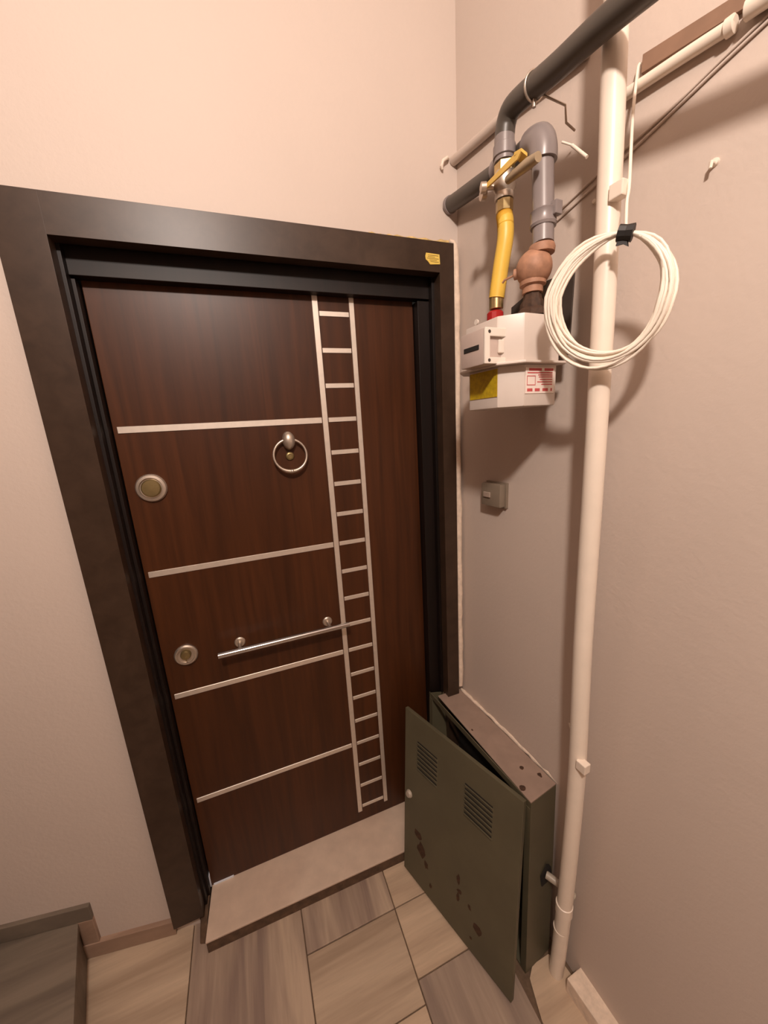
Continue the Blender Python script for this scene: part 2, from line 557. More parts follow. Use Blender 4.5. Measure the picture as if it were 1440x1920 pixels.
lathe(b, [(0.0005, -0.001), (0.0125, -0.001), (0.0128, 0.003), (0.011, 0.0055), (0.0065, 0.0062), (0.006, 0.004), (0.001, 0.0042)], (-0.1275, 0, 1.520), (0, -1, 0), 20)
finish('peephole', b, m_bronze, dr, True, 50)
# upper lock
b = BM()
lathe(b, [(0.001, -0.001), (0.0375, -0.001), (0.038, 0.005), (0.035, 0.009), (0.0285, 0.010), (0.027, 0.004), (0.001, 0.004)], (-0.503, 0, 1.464), (0, -1, 0), 36)
lk = finish('lock_rosette', b, m_nickel, dr, True, 40)
b = BM()
lathe(b, [(0.001, 0.003), (0.0235, 0.003), (0.0240, 0.009), (0.021, 0.0125), (0.001, 0.0135)], (-0.503, 0, 1.464), (0, -1, 0), 32)
finish('lock_disc', b, m_bronze, lk, True, 40)
# lower lock
b = BM()
lathe(b, [(0.001, -0.001), (0.0325, -0.001), (0.0325, 0.006), (0.029, 0.010), (0.0245, 0.010), (0.0235, 0.004), (0.001, 0.004)], (-0.500, 0, 0.952), (0, -1, 0), 36)
lk = finish('lock_rosette', b, m_nickel, dr, True, 40)
b = BM()
lathe(b, [(0.001, 0.003), (0.015, 0.003), (0.0145, 0.012), (0.012, 0.016), (0.001, 0.017)], (-0.500, 0, 0.955), (0, -1, 0), 28)
box(b, -0.5015, -0.4985, -0.0176, -0.010, 0.938, 0.952)
finish('lock_cylinder', b, m_bronze, lk, True, 40)
# pull bar
hb = BM()
tube(hb, [(-0.408, -0.052, 0.9505), (-0.001, -0.052, 0.9505)], 0.0085, 24)
hb = finish('pull_bar', hb, m_chrome, dr, True, 40)
for x in (-0.347, -0.065):
    b = BM()
    lathe(b, [(0.001, -0.001), (0.0165, -0.001), (0.0165, 0.003), (0.014, 0.0055), (0.0058, 0.006), (0.0052, 0.040), (0.0052, 0.0475), (0.001, 0.0478)], (x, 0, 0.9515), (0, -1, 0), 20)
    finish('bar_mount', b, m_nickel, hb, True, 40)
# pale strips painted for light leaking in at the lower left corner
b = BM(); box(b, -0.5655, -0.5625, -0.006, 0.02, 0.052, 0.10); finish('light_leak', b, m_leak_pale, dr)
b = BM(); box(b, -0.556, -0.49, -0.003, 0.02, 0.0478, 0.054); finish('light_leak', b, m_leak_pale, dr)

# yellow tag on the frame
tg = BM()
tp = [(0.306, 2.068), (0.349, 2.067), (0.3505, 2.042), (0.318, 2.039), (0.312, 2.046), (0.3045, 2.051), (0.303, 2.060)]
prism(tg, [V((x, FY - 0.0003, z)) for x, z in tp], (0, -0.0012, 0))
tg = tag(finish('paper_tag', tg, m_tagy), 'small torn yellow paper tag on the upper right corner of the door frame', 'tag')
for i, (a0, a1, z) in enumerate([(0.311, 0.345, 2.0625), (0.311, 0.334, 2.0585), (0.308, 0.346, 2.0545), (0.316, 0.340, 2.0505), (0.319, 0.346, 2.0465)]):
    b = BM(); box(b, a0, a1, FY - 0.0018, FY - 0.0014, z - 0.0006, z + 0.0006); finish('print_line', b, m_ink, tg)

# threshold
th = thing('trim_2', (-0.12, -0.07, 0), 'pale marble threshold slab under the entrance door', 'threshold', 'structure')
b = BM(); hexa(b, [(-0.572, -0.158, 0.041), (0.345, -0.172, 0.041), (0.345, 0.058, 0.041), (-0.558, 0.058, 0.041),
                   (-0.572, -0.158, 0.0475), (0.345, -0.172, 0.0475), (0.345, 0.058, 0.0475), (-0.558, 0.058, 0.0475)], 0.0015)
finish('threshold_slab', b, m_thresh, th)
b = BM(); hexa(b, [(-0.570, -0.157, -0.004), (0.345, -0.171, -0.004), (0.345, 0.058, -0.004), (-0.554, 0.058, -0.004),
                   (-0.570, -0.157, 0.0409), (0.345, -0.171, 0.0409), (0.345, 0.058, 0.0409), (-0.554, 0.058, 0.0409)])
finish('mortar_bed', b, m_base_dirt, th)
b = BM()
hexa(b, [(-0.598, -0.125, -0.004), (-0.568, -0.135, -0.004), (-0.562, 0.05, -0.004), (-0.598, 0.05, -0.004),
         (-0.594, -0.10, 0.034), (-0.572, -0.105, 0.041), (-0.566, 0.05, 0.045), (-0.596, 0.05, 0.045)], 0.004)
finish('broken_mortar', b, m_base_dirt, th)

# plaster seam between frame and walls
ps = thing('trim_3', (0.40, -0.09, 0.6), 'rough cream plaster seam along the right edge of the door frame', 'plaster', 'structure')
b = BM()
pts, rs = [], []
zs = [0.60 + 0.035 * k for k in range(43)]
for z in zs:
    pts.append((0.4085 + random.uniform(-0.0012, 0.0012), -0.083 + random.uniform(-0.002, 0.002), z))
    rs.append(random.uniform(0.009, 0.0125))
pts += [(0.405, -0.083, 2.100), (0.399, -0.083, 2.106), (0.388, -0.082, 2.109)]
rs += [0.008, 0.007, 0.006]
tube(b, pts, rs, 8)
finish('seam', b, m_plaster, ps, True, 60)
b = BM()
pts, rs = [], []
for k in range(24):
    pts.append((0.386 - 0.0125 * k, -0.077, 2.1035 + random.uniform(-0.0015, 0.002)))
    rs.append(max(0.0015, 0.0065 - 0.00018 * k + random.uniform(-0.002, 0.002)))
tube(b, pts, rs, 7)
finish('foam_edge', b, m_foam, ps, True, 60)

# ------------------------------------------------------------------ white vertical pipe
vp = thing('white_pipe', w(0.54, 0.065, 0), 'white painted vertical pipe running from floor to ceiling on the right wall', 'pipe')
b = BM()
tube(b, bez([w(0.516, 0.065, CEIL - 0.001), w(0.520, 0.065, 2.3), w(0.529, 0.065, 2.02), w(0.536, 0.065, 1.76), w(0.540, 0.065, 1.46), w(0.543, 0.065, 1.1), w(0.552, 0.065, 0.77), w(0.551, 0.065, 0.53), w(0.546, 0.065, 0.30), w(0.535, 0.065, 0.003)], 5), 0.0195, 24)
finish('pipe', b, m_pipe_w, vp, True, 60)
b = BM(); lathe(b, [(0.019, -0.018), (0.0218, -0.016), (0.0218, 0.016), (0.019, 0.018)], w(0.545, 0.065, 0.275), (0, 0, 1), 24)
finish('coupling', b, m_pipe_w, vp, True, 40)
b = BM(); lathe(b, [(0.019, -0.004), (0.0208, -0.003), (0.0208, 0.003), (0.019, 0.004)], w(0.541, 0.065, 0.19), (0, 0, 1), 24)
finish('collar', b, m_pipe_w, vp, True, 40)
def pipe_clip(t, z, sz=0.012):
    b = BM()
    wbox(b, t + 0.004, t + 0.028, 0.066, 0.086, z - sz, z + sz, 0.002)
    tube(b, [w(t, 0.06, z), wl(t - 0.085, -0.001, z)], 0.004, 8)
    finish('pipe_clip', b, m_pipe_w, vp)
pipe_clip(0.541, 1.955)
pipe_clip(0.558, 0.785)

# ------------------------------------------------------------------ gas supply pipe
gp = thing('gas_supply_pipe', w(0.6, 0.1, 2.1), 'dark grey upper gas pipe crossing in front of the white vertical pipe', 'gas pipe')
b = BM(); tube(b, [w(0.297, 0.092, 2.136), w(0.297, 0.092, 2.182)], 0.021, 22)
finish('drop_pipe', b, m_pipe_g, gp, True, 60)
b = BM()
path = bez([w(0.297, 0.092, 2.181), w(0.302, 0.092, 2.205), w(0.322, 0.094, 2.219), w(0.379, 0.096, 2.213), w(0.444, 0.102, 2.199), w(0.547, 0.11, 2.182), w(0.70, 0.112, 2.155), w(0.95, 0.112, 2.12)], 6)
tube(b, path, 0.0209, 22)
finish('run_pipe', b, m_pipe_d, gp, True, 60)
b = BM(); lathe(b, [(0.021, -0.012), (0.0235, -0.01), (0.0235, 0.01), (0.021, 0.012)], w(0.297, 0.092, 2.155), (0, 0, 1), 22)
finish('pipe_socket', b, m_pipe_g, gp, True, 40)
d = (w(0.444, 0.102, 2.199) - w(0.379, 0.096, 2.213)).normalized()
_, uu, ww = frame_for(d)
c0 = w(0.383, 0.0965, 2.212)
b = BM(); tube(b, [c0 + (uu * math.cos(a) + ww * math.sin(a)) * 0.0225 for a in [2 * math.pi * k / 28 for k in range(28)]], 0.0022, 8, closed=True)
tube(b, [c0 + V((0, 0, -0.02)), c0 + V((0, 0, -0.034))], 0.0035, 8)
hg = finish('pipe_hanger', b, m_nickel, gp, True, 60)
b = BM(); tube(b, [w(0.392, 0.085, 2.195), w(0.425, 0.06, 2.163), w(0.402, 0.03, 2.157), w(0.396, -0.002, 2.155)], 0.0022, 8)
finish('hanger_wire', b, m_nickel, gp, True, 60)

# ------------------------------------------------------------------ ball valve
T0, S0 = 0.299, 0.092
bv = thing('ball_valve', w(T0, S0, 2.03), 'brass and nickel gas valve with yellow lever below the supply pipe', 'valve')
b = BM()
lathe(b, [(0.012, 0.0), (0.0205, 0.001), (0.0205, 0.012), (0.019, 0.014), (0.0205, 0.018), (0.025, 0.026), (0.025, 0.046), (0.019, 0.056), (0.0165, 0.062), (0.0165, 0.070)], w(T0, S0, 2.063), (0, 0, 1), 28)
finish('valve_body', b, m_nickel, bv, True, 40)
b = BM(); lathe(b, [(0.012, 0.0), (0.022, 0.001), (0.022, 0.024), (0.012, 0.025)], w(T0, S0, 2.108), (0, 0, 1), 6)
finish('valve_hex', b, m_brassv, bv)
b = BM(); lathe(b, [(0.012, 0.0), (0.0185, 0.001), (0.0185, 0.022), (0.012, 0.023)], w(T0 + 0.001, S0, 2.040), (0, 0, 1), 8)
finish('union_nut', b, m_brassv, bv)
b = BM(); lathe(b, [(0.006, 0.0), (0.006, 0.03), (0.011, 0.031), (0.011, 0.042), (0.004, 0.044)], w(T0 - 0.005, S0 + 0.008, 2.092), N - U * 0.5, 14)
finish('valve_stem', b, m_nickel, bv, True, 40)
b = BM()
prism(b, [w(0.285, 0.126, 2.088), w(0.384, 0.134, 2.084), w(0.393, 0.134, 2.091), w(0.384, 0.134, 2.098), w(0.285, 0.126, 2.098)], N * 0.004, 0.0008)
prism(b, [w(0.375, 0.122, 2.086), w(0.395, 0.122, 2.086), w(0.395, 0.138, 2.091), w(0.375, 0.138, 2.095)], V((0, 0, 0.006)), 0.0008)
finish('lever', b, m_ylever, bv)
b = BM(); tube(b, [w(0.338, 0.118, 2.078), w(0.400, 0.126, 2.070), w(0.428, 0.128, 2.066)], [0.008, 0.0105, 0.0085], 12)
finish('lever_wing', b, m_glever, bv, True, 50)
b = BM(); lathe(b, [(0.006, 0), (0.012, 0.001), (0.012, 0.012), (0.006, 0.013)], w(0.262, 0.112, 2.090), N * 1.0 - U * 0.3, 10)
finish('side_nut', b, m_nickel, bv, True, 40)

# ------------------------------------------------------------------ yellow hose
yh = thing('gas_hose', w(0.29, 0.1, 1.84), 'yellow corrugated gas hose between the valve and the gas meter', 'hose')
b = BM()
core = bez([w(0.300, 0.092, 2.036), w(0.305, 0.093, 2.015), w(0.306, 0.094, 1.984), w(0.297, 0.097, 1.933), w(0.287, 0.10, 1.871)], 26)
tube(b, core, [0.0172 + (0.0009 if (i % 2 == 0) else 0.0) for i in range(len(core))], 18)
finish('sleeve', b, m_yellow, yh, True, 80)
b = BM(); lathe(b, [(0.013, 0), (0.016, 0.001), (0.016, 0.026), (0.013, 0.028)], w(0.286, 0.1, 1.846), (0, 0, 1), 16)
finish('ferrule', b, m_brassv, yh, True, 40)

# ------------------------------------------------------------------ gas meter
gm = thing('gas_meter', w(0.34, 0.04, 1.615), 'cream gas meter with red print label hanging on the right wall beside the door', 'gas meter')
def octo(t0, t1, s0, s1, ch, z):
    c2 = 0.012
    return [w(t0, s0 + c2, z), w(t0 + c2, s0, z), w(t1 - c2, s0, z), w(t1, s0 + c2, z), w(t1, s1 - ch, z), w(t1 - ch, s1, z), w(t0 + ch, s1, z), w(t0, s1 - ch, z)]
b = BM(); prism(b, octo(0.250, 0.430, 0.040, 0.190, 0.038, 1.706), (0, 0, 0.093), 0.005)
finish('upper_shell', b, m_meter, gm, True, 25)
b = BM(); prism(b, octo(0.255, 0.428, 0.044, 0.185, 0.038, 1.616), (0, 0, 0.086), 0.005)
finish('lower_shell', b, m_meter, gm, True, 25)
b = BM(); prism(b, octo(0.238, 0.445, 0.034, 0.201, 0.040, 1.7015), (0, 0, 0.0045), 0.001)
finish('seam_flange', b, m_meter, gm)
# counter
b = BM()
ct = [w(0.322, 0.170, 1.700), w(0.398, 0.170, 1.700), w(0.398, 0.230, 1.700), w(0.322, 0.230, 1.700)]
prism(b, [p + V((0, 0, 0.004)) for p in ct], (0, 0, 0.070), 0.004)
cn = finish('counter', b, m_counter, gm, True, 30)
b = BM(); wbox(b, 0.334, 0.384, 0.2295, 0.2312, 1.735, 1.7445, 0.0005, 1); finish('display_slot', b, m_dark, cn)
# white side bracket of the counter with a cut-out
b = BM()
wbox(b, 0.3985, 0.4045, 0.176, 0.231, 1.7045, 1.717, 0.0015)
wbox(b, 0.3985, 0.4045, 0.176, 0.231, 1.757, 1.7735, 0.0015)
wbox(b, 0.3985, 0.4045, 0.218, 0.231, 1.714, 1.760, 0.0015)
finish('counter_bracket', b, m_counter2, cn)
b = BM(); wbox(b, 0.398, 0.4035, 0.180, 0.194, 1.726, 1.752, 0.002); finish('counter_post', b, m_counter2, cn)
for z in (1.7655, 1.711):
    b = BM(); lathe(b, [(0.0005, 0), (0.0036, 0), (0.003, 0.001), (0.0005, 0.001)], w(0.4043, 0.220, z), U, 12); finish('screw', b, m_plate, cn)
# stickers
b = BM(); wbox(b, 0.428, 0.4293, 0.062, 0.145, 1.642, 1.694); lb = finish('red_label', b, m_paper, gm); lb['label'] = 'white label with red print'
b = BM()
for (a, c, z, h) in [(0.066, 0.092, 1.690, 0.0026), (0.100, 0.136, 1.690, 0.0026), (0.068, 0.140, 1.6835, 0.0012),
                     (0.068, 0.110, 1.679, 0.001), (0.068, 0.108, 1.675, 0.001), (0.068, 0.105, 1.670, 0.001), (0.068, 0.112, 1.665, 0.001), (0.068, 0.100, 1.660, 0.001),
                     (0.068, 0.072, 1.649, 0.003), (0.080, 0.096, 1.649, 0.003), (0.104, 0.118, 1.649, 0.003), (0.125, 0.140, 1.649, 0.003),
                     (0.117, 0.141, 1.677, 0.0008), (0.117, 0.141, 1.659, 0.0008)]:
    wbox(b, 0.4293, 0.4296, a, c, z - h, z + h)
for a in (0.117, 0.140):
    wbox(b, 0.4293, 0.4296, a, a + 0.0012, 1.659, 1.677)
finish('label_print', b, m_redink, lb)
b = BM(); wbox(b, 0.297, 0.3895, 0.1851, 0.1862, 1.640, 1.697); finish('yellow_sticker', b, m_sticky, gm)
b = BM(); lathe(b, [(0.008, 0), (0.019, 0.001), (0.019, 0.042), (0.015, 0.046), (0.008, 0.047)], w(0.283, 0.1, 1.797), (0, 0, 1), 12)
o = finish('inlet_cap', b, m_red, gm, True, 30); o['label'] = 'red inlet cap'
b = BM()
tube(b, [w(0.262, 0.118, 1.800), w(0.250, 0.128, 1.822)], 0.0014, 8)
lathe(b, [(0.0005, -0.002), (0.0065, -0.002), (0.0065, 0.002), (0.0005, 0.002)], w(0.250, 0.129, 1.826), N, 14)
finish('seal', b, m_counter2, gm, True, 50)

# dark steel plate behind the meter
b = BM()
pl = [(0.262, 1.862), (0.300, 1.872), (0.330, 1.886), (0.440, 1.886), (0.436, 1.72), (0.33, 1.72), (0.33, 1.845), (0.262, 1.835)]
prism(b, [w(t, 0.027, z) for t, z in pl], N * 0.004, 0.0005)
wbox(b, 0.34, 0.40, 0.0, 0.027, 1.74, 1.80)
wbox(b, 0.34, 0.40, 0.031, 0.0398, 1.75, 1.79)
tag(finish('meter_bracket', b, m_plate), 'dark steel mounting plate behind the gas meter', 'bracket')

# ------------------------------------------------------------------ regulator
rg = thing('pressure_regulator', w(0.405, 0.1, 1.80), 'rust coloured ball shaped union on top of the gas meter', 'gas fitting')
ax = w(0.397, 0.1, 1.7992)
b = BM(); lathe(b, [(0.012, 0), (0.033, 0.001), (0.031, 0.012), (0.025, 0.018), (0.024, 0.028), (0.019, 0.036), (0.017, 0.050), (0.010, 0.052)], ax, (0, 0, 1), 8)
finish('union_nut', b, m_rustd, rg, True, 25)
b = BM()
lathe(b, [(0.010, 0.046), (0.0205, 0.047), (0.0205, 0.060), (0.026, 0.062), (0.026, 0.070), (0.022, 0.072)], ax, (0, 0, 1), 24)
finish('collar', b, m_rust, rg, True, 35)
b = BM()
prof = [(0.020, -0.027)] + [(0.0355 * math.cos(a), 0.0355 * math.sin(a)) for a in [math.radians(x) for x in range(-48, 66, 8)]] + [(0.012, 0.034)]
lathe(b, prof, w(0.398, 0.099, 1.893), (0, 0, 1), 28)
finish('ball_body', b, m_rust, rg, True, 50)
b = BM(); lathe(b, [(0.012, 0), (0.025, 0.001), (0.026, 0.010), (0.024, 0.016), (0.012, 0.017)], w(0.410, 0.092, 1.915), (0.0, 0, 1), 24)
finish('top_flange', b, m_rust, rg, True, 35)
b = BM(); lathe(b, [(0.004, 0), (0.0105, 0.001), (0.0105, 0.010), (0.004, 0.012)], w(0.376, 0.118, 1.889), N * 0.6 - U * 0.8, 12)
tube(b, [w(0.371, 0.122, 1.889), w(0.348, 0.132, 1.885), w(0.343, 0.133, 1.881)], 0.0022, 8)
finish('test_pin', b, m_rust, rg, True, 50)

# ------------------------------------------------------------------ outlet pipe
op = thing('gas_outlet_pipe', w(0.4, 0.09, 1.93), 'grey gas pipe with elbow rising from the meter and running into the corner', 'gas pipe')
b = BM(); tube(b, [w(0.413, 0.092, 1.932), w(0.407, 0.088, 1.99), w(0.401, 0.086, 2.06), w(0.3985, 0.085, 2.092)], 0.0205, 22)
finish('riser_pipe', b, m_pipe_g, op, True, 60)
b = BM()
el = bez([w(0.3985, 0.085, 2.082), w(0.398, 0.085, 2.102), w(0.391, 0.0845, 2.121), w(0.375, 0.080, 2.131), w(0.358, 0.073, 2.138)], 5)
tube(b, el, 0.0265, 24)
finish('elbow', b, m_pipe_g, op, True, 60)
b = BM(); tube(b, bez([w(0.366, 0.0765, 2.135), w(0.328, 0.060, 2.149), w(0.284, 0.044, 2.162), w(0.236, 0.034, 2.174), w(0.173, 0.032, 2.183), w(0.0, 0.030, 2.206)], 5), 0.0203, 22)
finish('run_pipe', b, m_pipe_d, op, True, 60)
dd = (w(0.0, 0.030, 2.206) - w(0.236, 0.034, 2.174)).normalized()
b = BM(); lathe(b, [(0.020, -0.016), (0.026, -0.014), (0.026, 0.014), (0.020, 0.016)], w(0.222, 0.0335, 2.176), dd, 22)
finish('socket', b, m_pipe_g, op, True, 40)
b = BM(); lathe(b, [(0.020, 0.0), (0.0225, 0.001), (0.0225, 0.010), (0.020, 0.011)], w(0.013, 0.0302, 2.2045), dd, 22)
finish('end_ring', b, m_pipe_g, op, True, 40)
cb = BM(); lathe(cb, [(0.020, -0.016), (0.0245, -0.015), (0.026, -0.010), (0.0245, -0.006), (0.0245, 0.008), (0.026, 0.012), (0.020, 0.016)], w(0.408, 0.088, 1.979), (0, 0, 1), 24)
cb = finish('pipe_clamp', cb, m_pipe_g, op, True, 35)
b = BM()
tube(b, [w(0.404, 0.075, 1.978), wl(0.300, -0.001, 1.985)], 0.004, 8)
wbox(b, 0.428, 0.440, 0.072, 0.090, 1.976, 2.000, 0.002)
finish('clamp_bracket', b, m_pipe_g, cb)
b = BM(); tube(b, [w(0.440, 0.055, 2.092), w(0.474, 0.055, 2.054)], 0.003, 8)
tube(b, [w(0.440, 0.055, 2.092), w(0.425, 0.065, 2.104)], 0.002, 8)
finish('wire_tail', b, m_cable, op, True, 60)

# ------------------------------------------------------------------ cream conduit, thin cables
cd = thing('conduit', wl(0.6, 0.01, 2.1), 'thin cream conduit under the brown cable trunking, right of the white pipe top', 'conduit')
b = BM(); tube(b, bez([wl(0.470, 0.0125, 2.162), wl(0.567, 0.0125, 2.154), wl(0.642, 0.0125, 2.146)], 5), 0.0095, 14)
finish('conduit_length', b, m_pipe_w, cd, True, 60)
b = BM(); tube(b, [wl(0.655, 0.0155, 2.149), wl(0.80, 0.0155, 2.138), wl(1.1, 0.0155, 2.12)], 0.0125, 14)
finish('conduit_length', b, m_pipe_w, cd, True, 60)
b = BM(); lathe(b, [(0.0095, -0.006), (0.012, -0.005), (0.012, 0.005), (0.0095, 0.006)], wl(0.636, 0.0127, 2.1465), wall_axes(2.1)[0], 14)
finish('clip', b, m_pipe_w, cd, True, 40)
b = BM()
prism(b, [wl(0.507, 0.0006, 2.206), wl(0.66, 0.0006, 2.180), wl(1.15, 0.0006, 2.166), wl(1.15, 0.0006, 2.144), wl(0.66, 0.0006, 2.158), wl(0.507, 0.0006, 2.178)], wall_axes(2.17)[1] * 0.009, 0.001)
tag(finish('cable_trunking', b, m_trunk), 'flat brown cable trunking on the right wall starting right of the white pipe top', 'trunking')
cd = thing('conduit', wl(0.2, 0.01, 2.2), 'wall coloured conduit from the corner running up behind the dark gas pipe', 'conduit')
b = BM(); tube(b, bez([wl(-0.0, 0.0135, 2.319), wl(0.108, 0.0135, 2.313), wl(0.181, 0.0135, 2.310), wl(0.275, 0.0135, 2.302), wl(0.40, 0.0135, 2.288)], 5), 0.012, 14)
finish('conduit_length', b, m_wall_r, cd, True, 60)
for k, pts in enumerate(([(0.34, 2.02), (0.477, 2.060), (0.578, 2.093), (0.656, 2.1185), (0.9, 2.19)], [(0.34, 2.036), (0.476, 2.074), (0.563, 2.095), (0.655, 2.1255), (0.9, 2.20)])):
    b = BM(); tube(b, bez([wl(t, 0.003, z) for t, z in pts], 5), 0.0024, 8)
    tag(finish('wall_cable', b, m_wall_r, None, True, 60),
        ['lower of the two thin painted cables sagging on the right wall behind the white pipe', 'upper of the two thin painted cables sagging on the right wall behind the white pipe'][k], 'cable')

# ------------------------------------------------------------------ cable coil
CC = (0.572, 0.082, 1.783)
cc = thing('cable_coil', w(0.56, 0.1, 1.67), 'coiled white cable tied with black tape hanging in front of the white pipe', 'cable coil')
def ring_pt(a, rt, rz, off, ds):
    # a = 0 at the tape (top); the coil leans on the pipe, its near side falls back to the wall
    x, z = rt * math.sin(a), rz * math.cos(a)
    k = math.radians(12)
    x, z = x * math.cos(k) + z * math.sin(k), z * math.cos(k) - x * math.sin(k)
    top = 0.5 + 0.5 * math.cos(a)
    return w(CC[0] + x * 0.72 + off[0] * (1 - top), CC[1] + ds - 0.40 * x + 0.02 + 0.012 * (1 - abs(math.cos(a))), CC[2] + z + off[1] * (1 - top))
NL = 21
pts = []
steps = 40
rads = [(random.uniform(0.088, 0.117), random.uniform(0.084, 0.108)) for _ in range(NL + 1)]
offs = [(random.uniform(-0.006, 0.006), random.uniform(-0.005, 0.004)) for _ in range(NL + 1)]
dss = [random.uniform(-0.007, 0.007) for _ in range(NL + 1)]
rads[-2] = (0.114, 0.110); offs[-2] = (-0.010, -0.010); dss[-2] = 0.004
for i in range(NL):
    for k in range(steps):
        f = k / steps
        g = f * f * (3 - 2 * f)
        lerp = lambda a, b: a + (b - a) * g
        rt = lerp(rads[i][0], rads[i + 1][0]); rz = lerp(rads[i][1], rads[i + 1][1])
        pinch = 1 - 0.0
        top = max(0.0, math.cos(2 * math.pi * f)) ** 6
        rzz = rz * (1 - top) + 0.097 * top
        rtt = rt
        off = (lerp(offs[i][0], offs[i + 1][0]), lerp(offs[i][1], offs[i + 1][1]))
        ds = lerp(dss[i], dss[i + 1]) * (1 - 0.6 * top)
        pts.append(ring_pt(2 * math.pi * f, rtt, rzz, off, ds))
b = BM(); tube(b, pts, 0.0027, 7)
finish('cable_loops', b, m_cable, cc, True, 60)
tp = ring_pt(0, 0.1, 0.097, (0, 0), 0)
b = BM()
tube(b, bez([tp, w(0.576, 0.082, 1.928), w(0.571, 0.072, 1.96), w(0.532, 0.02, 2.086), w(0.504, -0.024, 2.18), w(0.500, -0.034, 2.197)], 6), 0.0026, 8)
finish('hanging_cable', b, m_cable, cc, True, 60)
b = BM()
dirn = (ring_pt(0.2, 0.1, 0.097, (0, 0), 0) - ring_pt(-0.2, 0.1, 0.097, (0, 0), 0)).normalized()
lathe(b, [(0.004, -0.012), (0.0125, -0.011), (0.0115, 0.0), (0.013, 0.011), (0.004, 0.012)], tp, dirn, 10)
prism(b, [tp + V((0, 0, -0.008)) - dirn * 0.009, tp + V((0, 0, -0.008)) + dirn * 0.004, tp + V((0, 0, -0.02)) + dirn * 0.006, tp + V((0, 0, -0.0165)) - dirn * 0.002, tp + V((0, 0, -0.019)) - dirn * 0.012], N * 0.003)
finish('tape', b, m_black, cc)

# ------------------------------------------------------------------ small wall items
b = BM()
wlbox(b, 0.138, 0.2235, -0.001, 0.008, 1.334, 1.410, 0.002)
wlbox(b, 0.141, 0.220, 0.008, 0.030, 1.338, 1.407, 0.005)
sw = tag(finish('wall_switch', b, m_switch, None, True, 30), 'small grey surface switch box on the right wall below the gas meter', 'switch')
b = BM(); wlbox(b, 0.154, 0.182, 0.0295, 0.0345, 1.365, 1.381, 0.002); finish('rocker', b, m_switch2, sw)
un, nn = wall_axes(1.97)
b = BM(); tube(b, [wl(0.635, -0.002, 1.974), wl(0.635, 0.012, 1.974), wl(0.635, 0.013, 1.965)], [0.004, 0.003, 0.0025], 8)
lathe(b, [(0.002, -0.001), (0.0065, 0.0), (0.0055, 0.004), (0.002, 0.005)], wl(0.635, 0, 1.976), nn, 12)
tag(finish('wall_hook', b, m_pipe_w, None, True, 50), 'tiny white hook alone on the right wall above the cable coil', 'hook')
b = BM(); lathe(b, [(0.002, -0.001), (0.005, 0.0), (0.004, 0.005), (0.001, 0.006)], wl(0.432, 0, 2.018), nn, 12)
tag(finish('wall_plug', b, m_pipe_w, None, True, 50), 'tiny white plug in the right wall left of the white pipe', 'wall plug')
b = BM(); tube(b, [(0.400, WY + 0.002, 2.325), (0.388, WY - 0.012, 2.318), (0.374, WY - 0.012, 2.308), (0.371, WY - 0.010, 2.296), (0.375, WY - 0.008, 2.290)], [0.004, 0.0045, 0.0045, 0.005, 0.003], 10)
tag(finish('wall_hook', b, m_pipe_w, None, True, 50), 'small bent white hook on the door wall in the corner above the frame', 'hook')

# ------------------------------------------------------------------ meter cabinet
cb = thing('meter_cabinet', (0.38, -0.31, 0), 'low grey green metal meter cabinet with rust spots on the floor by the door', 'cabinet')
ZT = 0.57
bl, brr, frr, fl = V((0.413, -0.068, ZT)), V((0.450, -0.517, ZT)), V((0.347, -0.532, ZT)), V((0.300, -0.030, ZT))
SH = V((-0.034, -0.042, 0))          # the old cabinet leans a little
low = lambda p, z: V((p.x, p.y, z)) + SH * ((ZT - z) / ZT)
Z0 = 0.004
T = 0.003
def sheet(a, c, thick):
    """vertical sheet from edge a to c, thickness vector thick, full height"""
    b = BM()
    lo, hi = Z0, ZT - 0.003
    hexa(b, [low(a, lo), low(c, lo), low(c, lo) + thick, low(a, lo) + thick, low(a, hi), low(c, hi), low(c, hi) + thick, low(a, hi) + thick])
    return b
finish('side_panel', sheet(frr, brr, V((0, 0.003, 0))), m_box, cb)
finish('side_panel', sheet(fl + V((0.0, -0.004, 0)), bl + V((0, -0.004, 0)), V((0, -0.003, 0))), m_box, cb)
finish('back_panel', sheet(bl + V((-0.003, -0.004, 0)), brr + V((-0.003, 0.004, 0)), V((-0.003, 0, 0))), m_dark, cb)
b = BM()
prism(b, [low(fl, Z0), low(frr, Z0), low(brr, Z0), low(bl, Z0)][::-1], (0, 0, 0.003)); finish('base_panel', b, m_box, cb)
ld = BM()
prism(ld, [fl + V((0.018, -0.037, -0.003)), frr + V((0, 0, -0.003)), brr + V((0, 0, -0.003)), bl + V((0, 0, -0.003))], (0, 0, 0.004), 0.001)
ld = finish('lid', ld, m_boxtop, cb)
def rim(a, c):
    b = BM()
    d = (c - a).normalized()
    q = V((-d.y, d.x, 0)) * 0.012
    lo = 0.02
    hexa(b, [a + V((0, 0, -0.022)), c + V((0, 0, -0.022)), c + V((0, 0, -0.022)) + d * 0 + V((0.003, 0, 0)), a + V((0, 0, -0.022)) + V((0.003, 0, 0)),
             a + V((0, 0, -0.003)), c + V((0, 0, -0.003)), c + V((0.003, 0, -0.003)), a + V((0.003, 0, -0.003))])
    return b
finish('front_rim', rim(fl, frr), m_box, cb)
# front edge posts
for p, q in ((fl, (frr - fl).normalized()), (frr, (fl - frr).normalized())):
    b = BM()
    e = q * 0.020
    hexa(b, [low(p, Z0), low(p, Z0) + e, low(p, Z0) + e + V((0.003, 0, 0)), low(p, Z0) + V((0.003, 0, 0)),
             low(p, ZT - 0.023), low(p, ZT - 0.023) + e, low(p, ZT - 0.023) + e + V((0.003, 0, 0)), low(p, ZT - 0.023) + V((0.003, 0, 0))])
    finish('front_post', b, m_box, cb)
